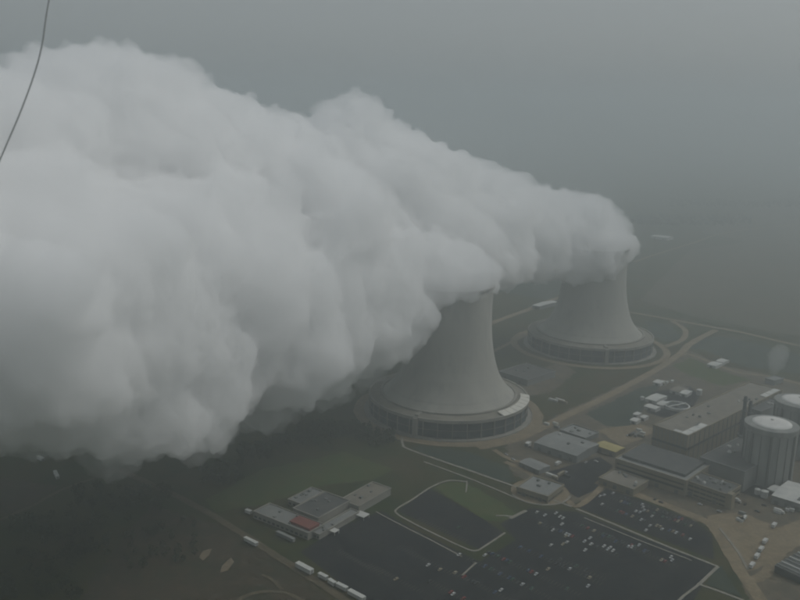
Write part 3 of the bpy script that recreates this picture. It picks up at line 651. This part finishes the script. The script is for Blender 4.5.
wood('woodland', [(690, 222, 200, 60, 5), (760, 205, 240, 90, 3)], 'faint grey woods beyond the cooling towers', (9, 15))

# ------------------------------------------------------------------ steam
REAR = [(591, 242, 1262, 40), (566, 243, 1240, 43), (540, 240, 1212, 46), (510, 236, 1178, 51), (478, 232, 1142, 58), (432, 228, 1090, 72), (352, 214, 990, 90), (285, 218, 905, 90), (220, 204, 815, 92), (132, 190, 730, 112), (50, 190, 660, 112), (-40, 190, 590, 130), (-150, 200, 540, 140),
        (600, 254, 1206, 30), (574, 262, 1202, 27), (612, 240, 1250, 21), (614, 250, 1214, 19), (620, 250, 1236, 22), (618, 244, 1262, 20), (606, 266, 1206, 17), (588, 268, 1200, 16), (588, 226, 1258, 32), (555, 219, 1220, 33), (515, 208, 1180, 35), (470, 200, 1130, 42), (430, 182, 1090, 44), (392, 172, 1040, 48), (350, 150, 985, 51), (308, 162, 940, 46), (264, 152, 880, 46), (226, 134, 820, 48), (176, 118, 780, 50), (128, 108, 735, 66), (58, 114, 670, 66), (-10, 130, 620, 62), (482, 256, 1055, 38), (448, 246, 1025, 50), (506, 254, 1110, 38), (414, 240, 985, 52)]
NEAR = [(455, 270, 948, 36), (474, 268, 925, 24), (484, 272, 920, 21), (490, 281, 938, 20), (452, 282, 888, 27), (474, 282, 898, 22), (430, 290, 888, 26), (428, 272, 925, 44), (398, 278, 895, 48), (362, 262, 865, 58), (368, 312, 850, 62), (316, 232, 822, 84), (318, 312, 800, 82), (262, 305, 745, 100), (200, 300, 680, 112), (150, 300, 630, 122), (95, 312, 572, 134), (20, 300, 530, 146), (-60, 300, 490, 150), (-170, 300, 460, 170),
        (48, 300, 442, 74), (20, 372, 452, 72), (92, 376, 470, 60), (184, 428, 540, 38), (112, 422, 524, 44), (86, 424, 516, 38), (132, 432, 528, 38), (146, 432, 530, 40), (62, 414, 490, 46), (12, 414, 480, 42), (205, 420, 580, 34), (212, 395, 600, 50), (300, 352, 700, 58), (250, 230, 720, 62), (180, 235, 640, 66), (345, 368, 800, 26)]
def plume(name, L, seed, label, small=1.0, dens=PLUME_DENSITY, voxel=2.5, cat='steam plume', group='steam plumes of the cooling towers', parent=None):
    r = random.Random(seed)
    S = [(at(px, py, Y), q * Y / F) for px, py, Y, q in L]
    T = list(S)
    T += [((a + b) / 2, (q + s) / 2) for (a, q), (b, s) in zip(S, S[1:]) if (a - b).length < 1.2 * (q + s)]
    for p, q in list(T):
        for k in range(30):
            d = Vector((r.gauss(0, 1), r.gauss(0, 1), r.gauss(0, 1))).normalized(); rr = q * r.uniform(.2, .44); T.append((p + d * (q - rr * .48), rr))
    bm = bmesh.new(); bmesh.ops.create_icosphere(bm, subdivisions=3, radius=1)
    sv = np.array([v.co[:] for v in bm.verts]); sf = np.array([[v.index for v in f.verts] for f in bm.faces]); bm.free()
    VV = np.concatenate([sv * q + np.array(p[:]) for p, q in T]); FF = np.concatenate([sf + i * len(sv) for i in range(len(T))])
    me = bpy.data.meshes.new(name); me.from_pydata(VV.tolist(), [], FF.tolist())
    o = bpy.data.objects.new(name, me); COL.objects.link(o)
    md = o.modifiers.new('r', 'REMESH'); md.mode = 'VOXEL'; md.voxel_size = voxel
    sm = o.modifiers.new('s', 'SMOOTH'); sm.iterations = 7
    me2 = bpy.data.meshes.new_from_object(o.evaluated_get(bpy.context.evaluated_depsgraph_get())); o.modifiers.clear(); o.data = me2; bpy.data.meshes.remove(me); me2.name = name
    n = len(me2.vertices); co = np.empty(n * 3, 'f'); me2.vertices.foreach_get('co', co); co = co.reshape(-1, 3).astype(float)
    no = np.empty(n * 3, 'f'); me2.vertex_normals.foreach_get('vector', no); no = no.reshape(-1, 3)
    k = small
    d = np.abs(pnoise(co / (60 * k) + 5)) * 20 * k + np.abs(pnoise(co / (30 * k) + 11)) * 17 * k + np.abs(pnoise(co / (15 * k) + 23)) * 10 * k + np.abs(pnoise(co / (7.5 * k) + 31)) * 4.5 * k - 13.5 * k
    def finish(m, mat):
        m.polygons.foreach_set('use_smooth', [True] * len(m.polygons)); m.materials.clear(); m.materials.append(mat)
    me2.vertices.foreach_set('co', (co + no * d[:, None]).ravel().astype('f')); me2.update()
    md = o.modifiers.new('r', 'REMESH'); md.mode = 'VOXEL'; md.voxel_size = voxel * .9      # welds the folds where billows meet
    sm = o.modifiers.new('s', 'SMOOTH'); sm.iterations = 3
    bpy.context.view_layer.update()
    me4 = bpy.data.meshes.new_from_object(o.evaluated_get(bpy.context.evaluated_depsgraph_get())); o.modifiers.clear(); o.data = me4; bpy.data.meshes.remove(me2); me4.name = name
    n = len(me4.vertices); co = np.empty(n * 3, 'f'); me4.vertices.foreach_get('co', co); co = co.reshape(-1, 3).astype(float)
    no = np.empty(n * 3, 'f'); me4.vertex_normals.foreach_get('vector', no); no = no.reshape(-1, 3)
    d = np.abs(pnoise(co / (19 * k) + 61)) * 9 * k + np.abs(pnoise(co / (9.5 * k) + 67)) * 6 * k + np.abs(pnoise(co / (5.2 * k) + 71)) * 2.2 * k - 3.4 * k
    me4.vertices.foreach_set('co', (co + no * d[:, None]).ravel().astype('f')); me4.update()
    md = o.modifiers.new('s', 'SMOOTH'); md.iterations = 1; md.factor = .4; bpy.context.view_layer.update()
    me5 = bpy.data.meshes.new_from_object(o.evaluated_get(bpy.context.evaluated_depsgraph_get())); o.modifiers.clear(); o.data = me5; bpy.data.meshes.remove(me4); me4 = me5; me4.name = name
    finish(me4, volume(name + '_steam', dens, (.996, .997, .997)))
    if parent: o.parent = parent
    else: tag(o, label, cat, group)
    plume.last = o
    return float(co[:, 2].max()) + 40 * k
tops = [plume('steam_plume', REAR, 1, 'farther upper steam plume streaming left from the farther cooling tower'),
        plume('steam_plume', NEAR, 2, 'nearer lower steam plume billowing left from the nearer cooling tower'),
        plume('steam_puff', [(777, 362, 1010, 9), (774, 370, 1006, 6.5), (778, 356, 1012, 10), (782, 351, 1016, 8)], 5, 'small pale puff of steam rising behind the turbine hall', small=.16, dens=.016, voxel=.9, cat='steam puff', group='small steam puff')]
near = [o for o in COL.objects if o.name.startswith('steam_plume')][-1]
for i, W_ in enumerate([[(110, 458, 520, 26), (132, 462, 525, 20), (88, 452, 515, 22)], [(40, 438, 480, 26), (10, 436, 470, 28), (64, 448, 488, 18)], [(205, 440, 575, 24), (222, 428, 590, 22), (190, 455, 560, 16)],
                        [(262, 412, 690, 26), (285, 405, 715, 22), (240, 420, 665, 18)], [(325, 390, 790, 22), (346, 394, 805, 13), (305, 402, 770, 16)], [(378, 352, 850, 26), (362, 376, 838, 18), (398, 330, 870, 18)],
                        [(412, 306, 885, 20), (425, 316, 880, 15)]]):
    plume('wisp', W_, 20 + i, None, small=.5, dens=.02, voxel=1.8, parent=near)
building('vent_house', [(768, 379), (776, 382), (781, 378), (773, 375)], 6, 'grey_wall', 'roof_grey', 'small grey vent house under the pale steam puff', seed=70)

# ------------------------------------------------------------------ which car, which container: counted along the picture
def ordinal(n):
    one = 'first second third fourth fifth sixth seventh eighth ninth tenth eleventh twelfth thirteenth fourteenth fifteenth sixteenth seventeenth eighteenth nineteenth'.split()
    if n <= 19: return one[n - 1]
    ten, r_ = 'twent thirt fort fift'.split()[n // 10 - 2], n % 10
    return ten + 'ieth' if r_ == 0 else ten + 'y-' + one[r_ - 1]
sets = {}
for o in COL.objects:
    if o.get('category') in ('car', 'container'): sets.setdefault(o['label'], []).append(o)
for lab, L in sets.items():
    if len(L) < 2: continue
    L.sort(key=lambda o: (o.location - EYE).dot(rt) / (o.location - EYE).dot(fw))
    for i, o in enumerate(L): o['label'] = f'{ordinal(i + 1)} from the left, {lab}'

# ------------------------------------------------------------------ cable on the aircraft, close to the camera
P = [at(*p) for p in ((64, -60, 3.0), (49, 0, 3.0), (42, 45, 3.0), (34, 75, 3.0), (20, 113, 3.0), (2, 155, 3.0), (-30, 230, 3.0))]
P = spline(P, 6); bm = bmesh.new()
for a, b in zip(P, P[1:]): tube(bm, a, b, 0.0026, 8)
tag(mesh_obj('cable', bm, MT['cable']), 'thin dark cable hanging across the upper left corner', 'cable')

# ------------------------------------------------------------------ haze
top = max(max(tops), H) + 15
bm = bmesh.new(); box(bm, -14100, 14100, -5100, 23100, -1, top)
tag(mesh_obj('haze', bm, volume('haze_air', HAZE_DENSITY, (.885, .93, .94), .72)), 'pale grey haze over the whole site', None, kind='stuff')
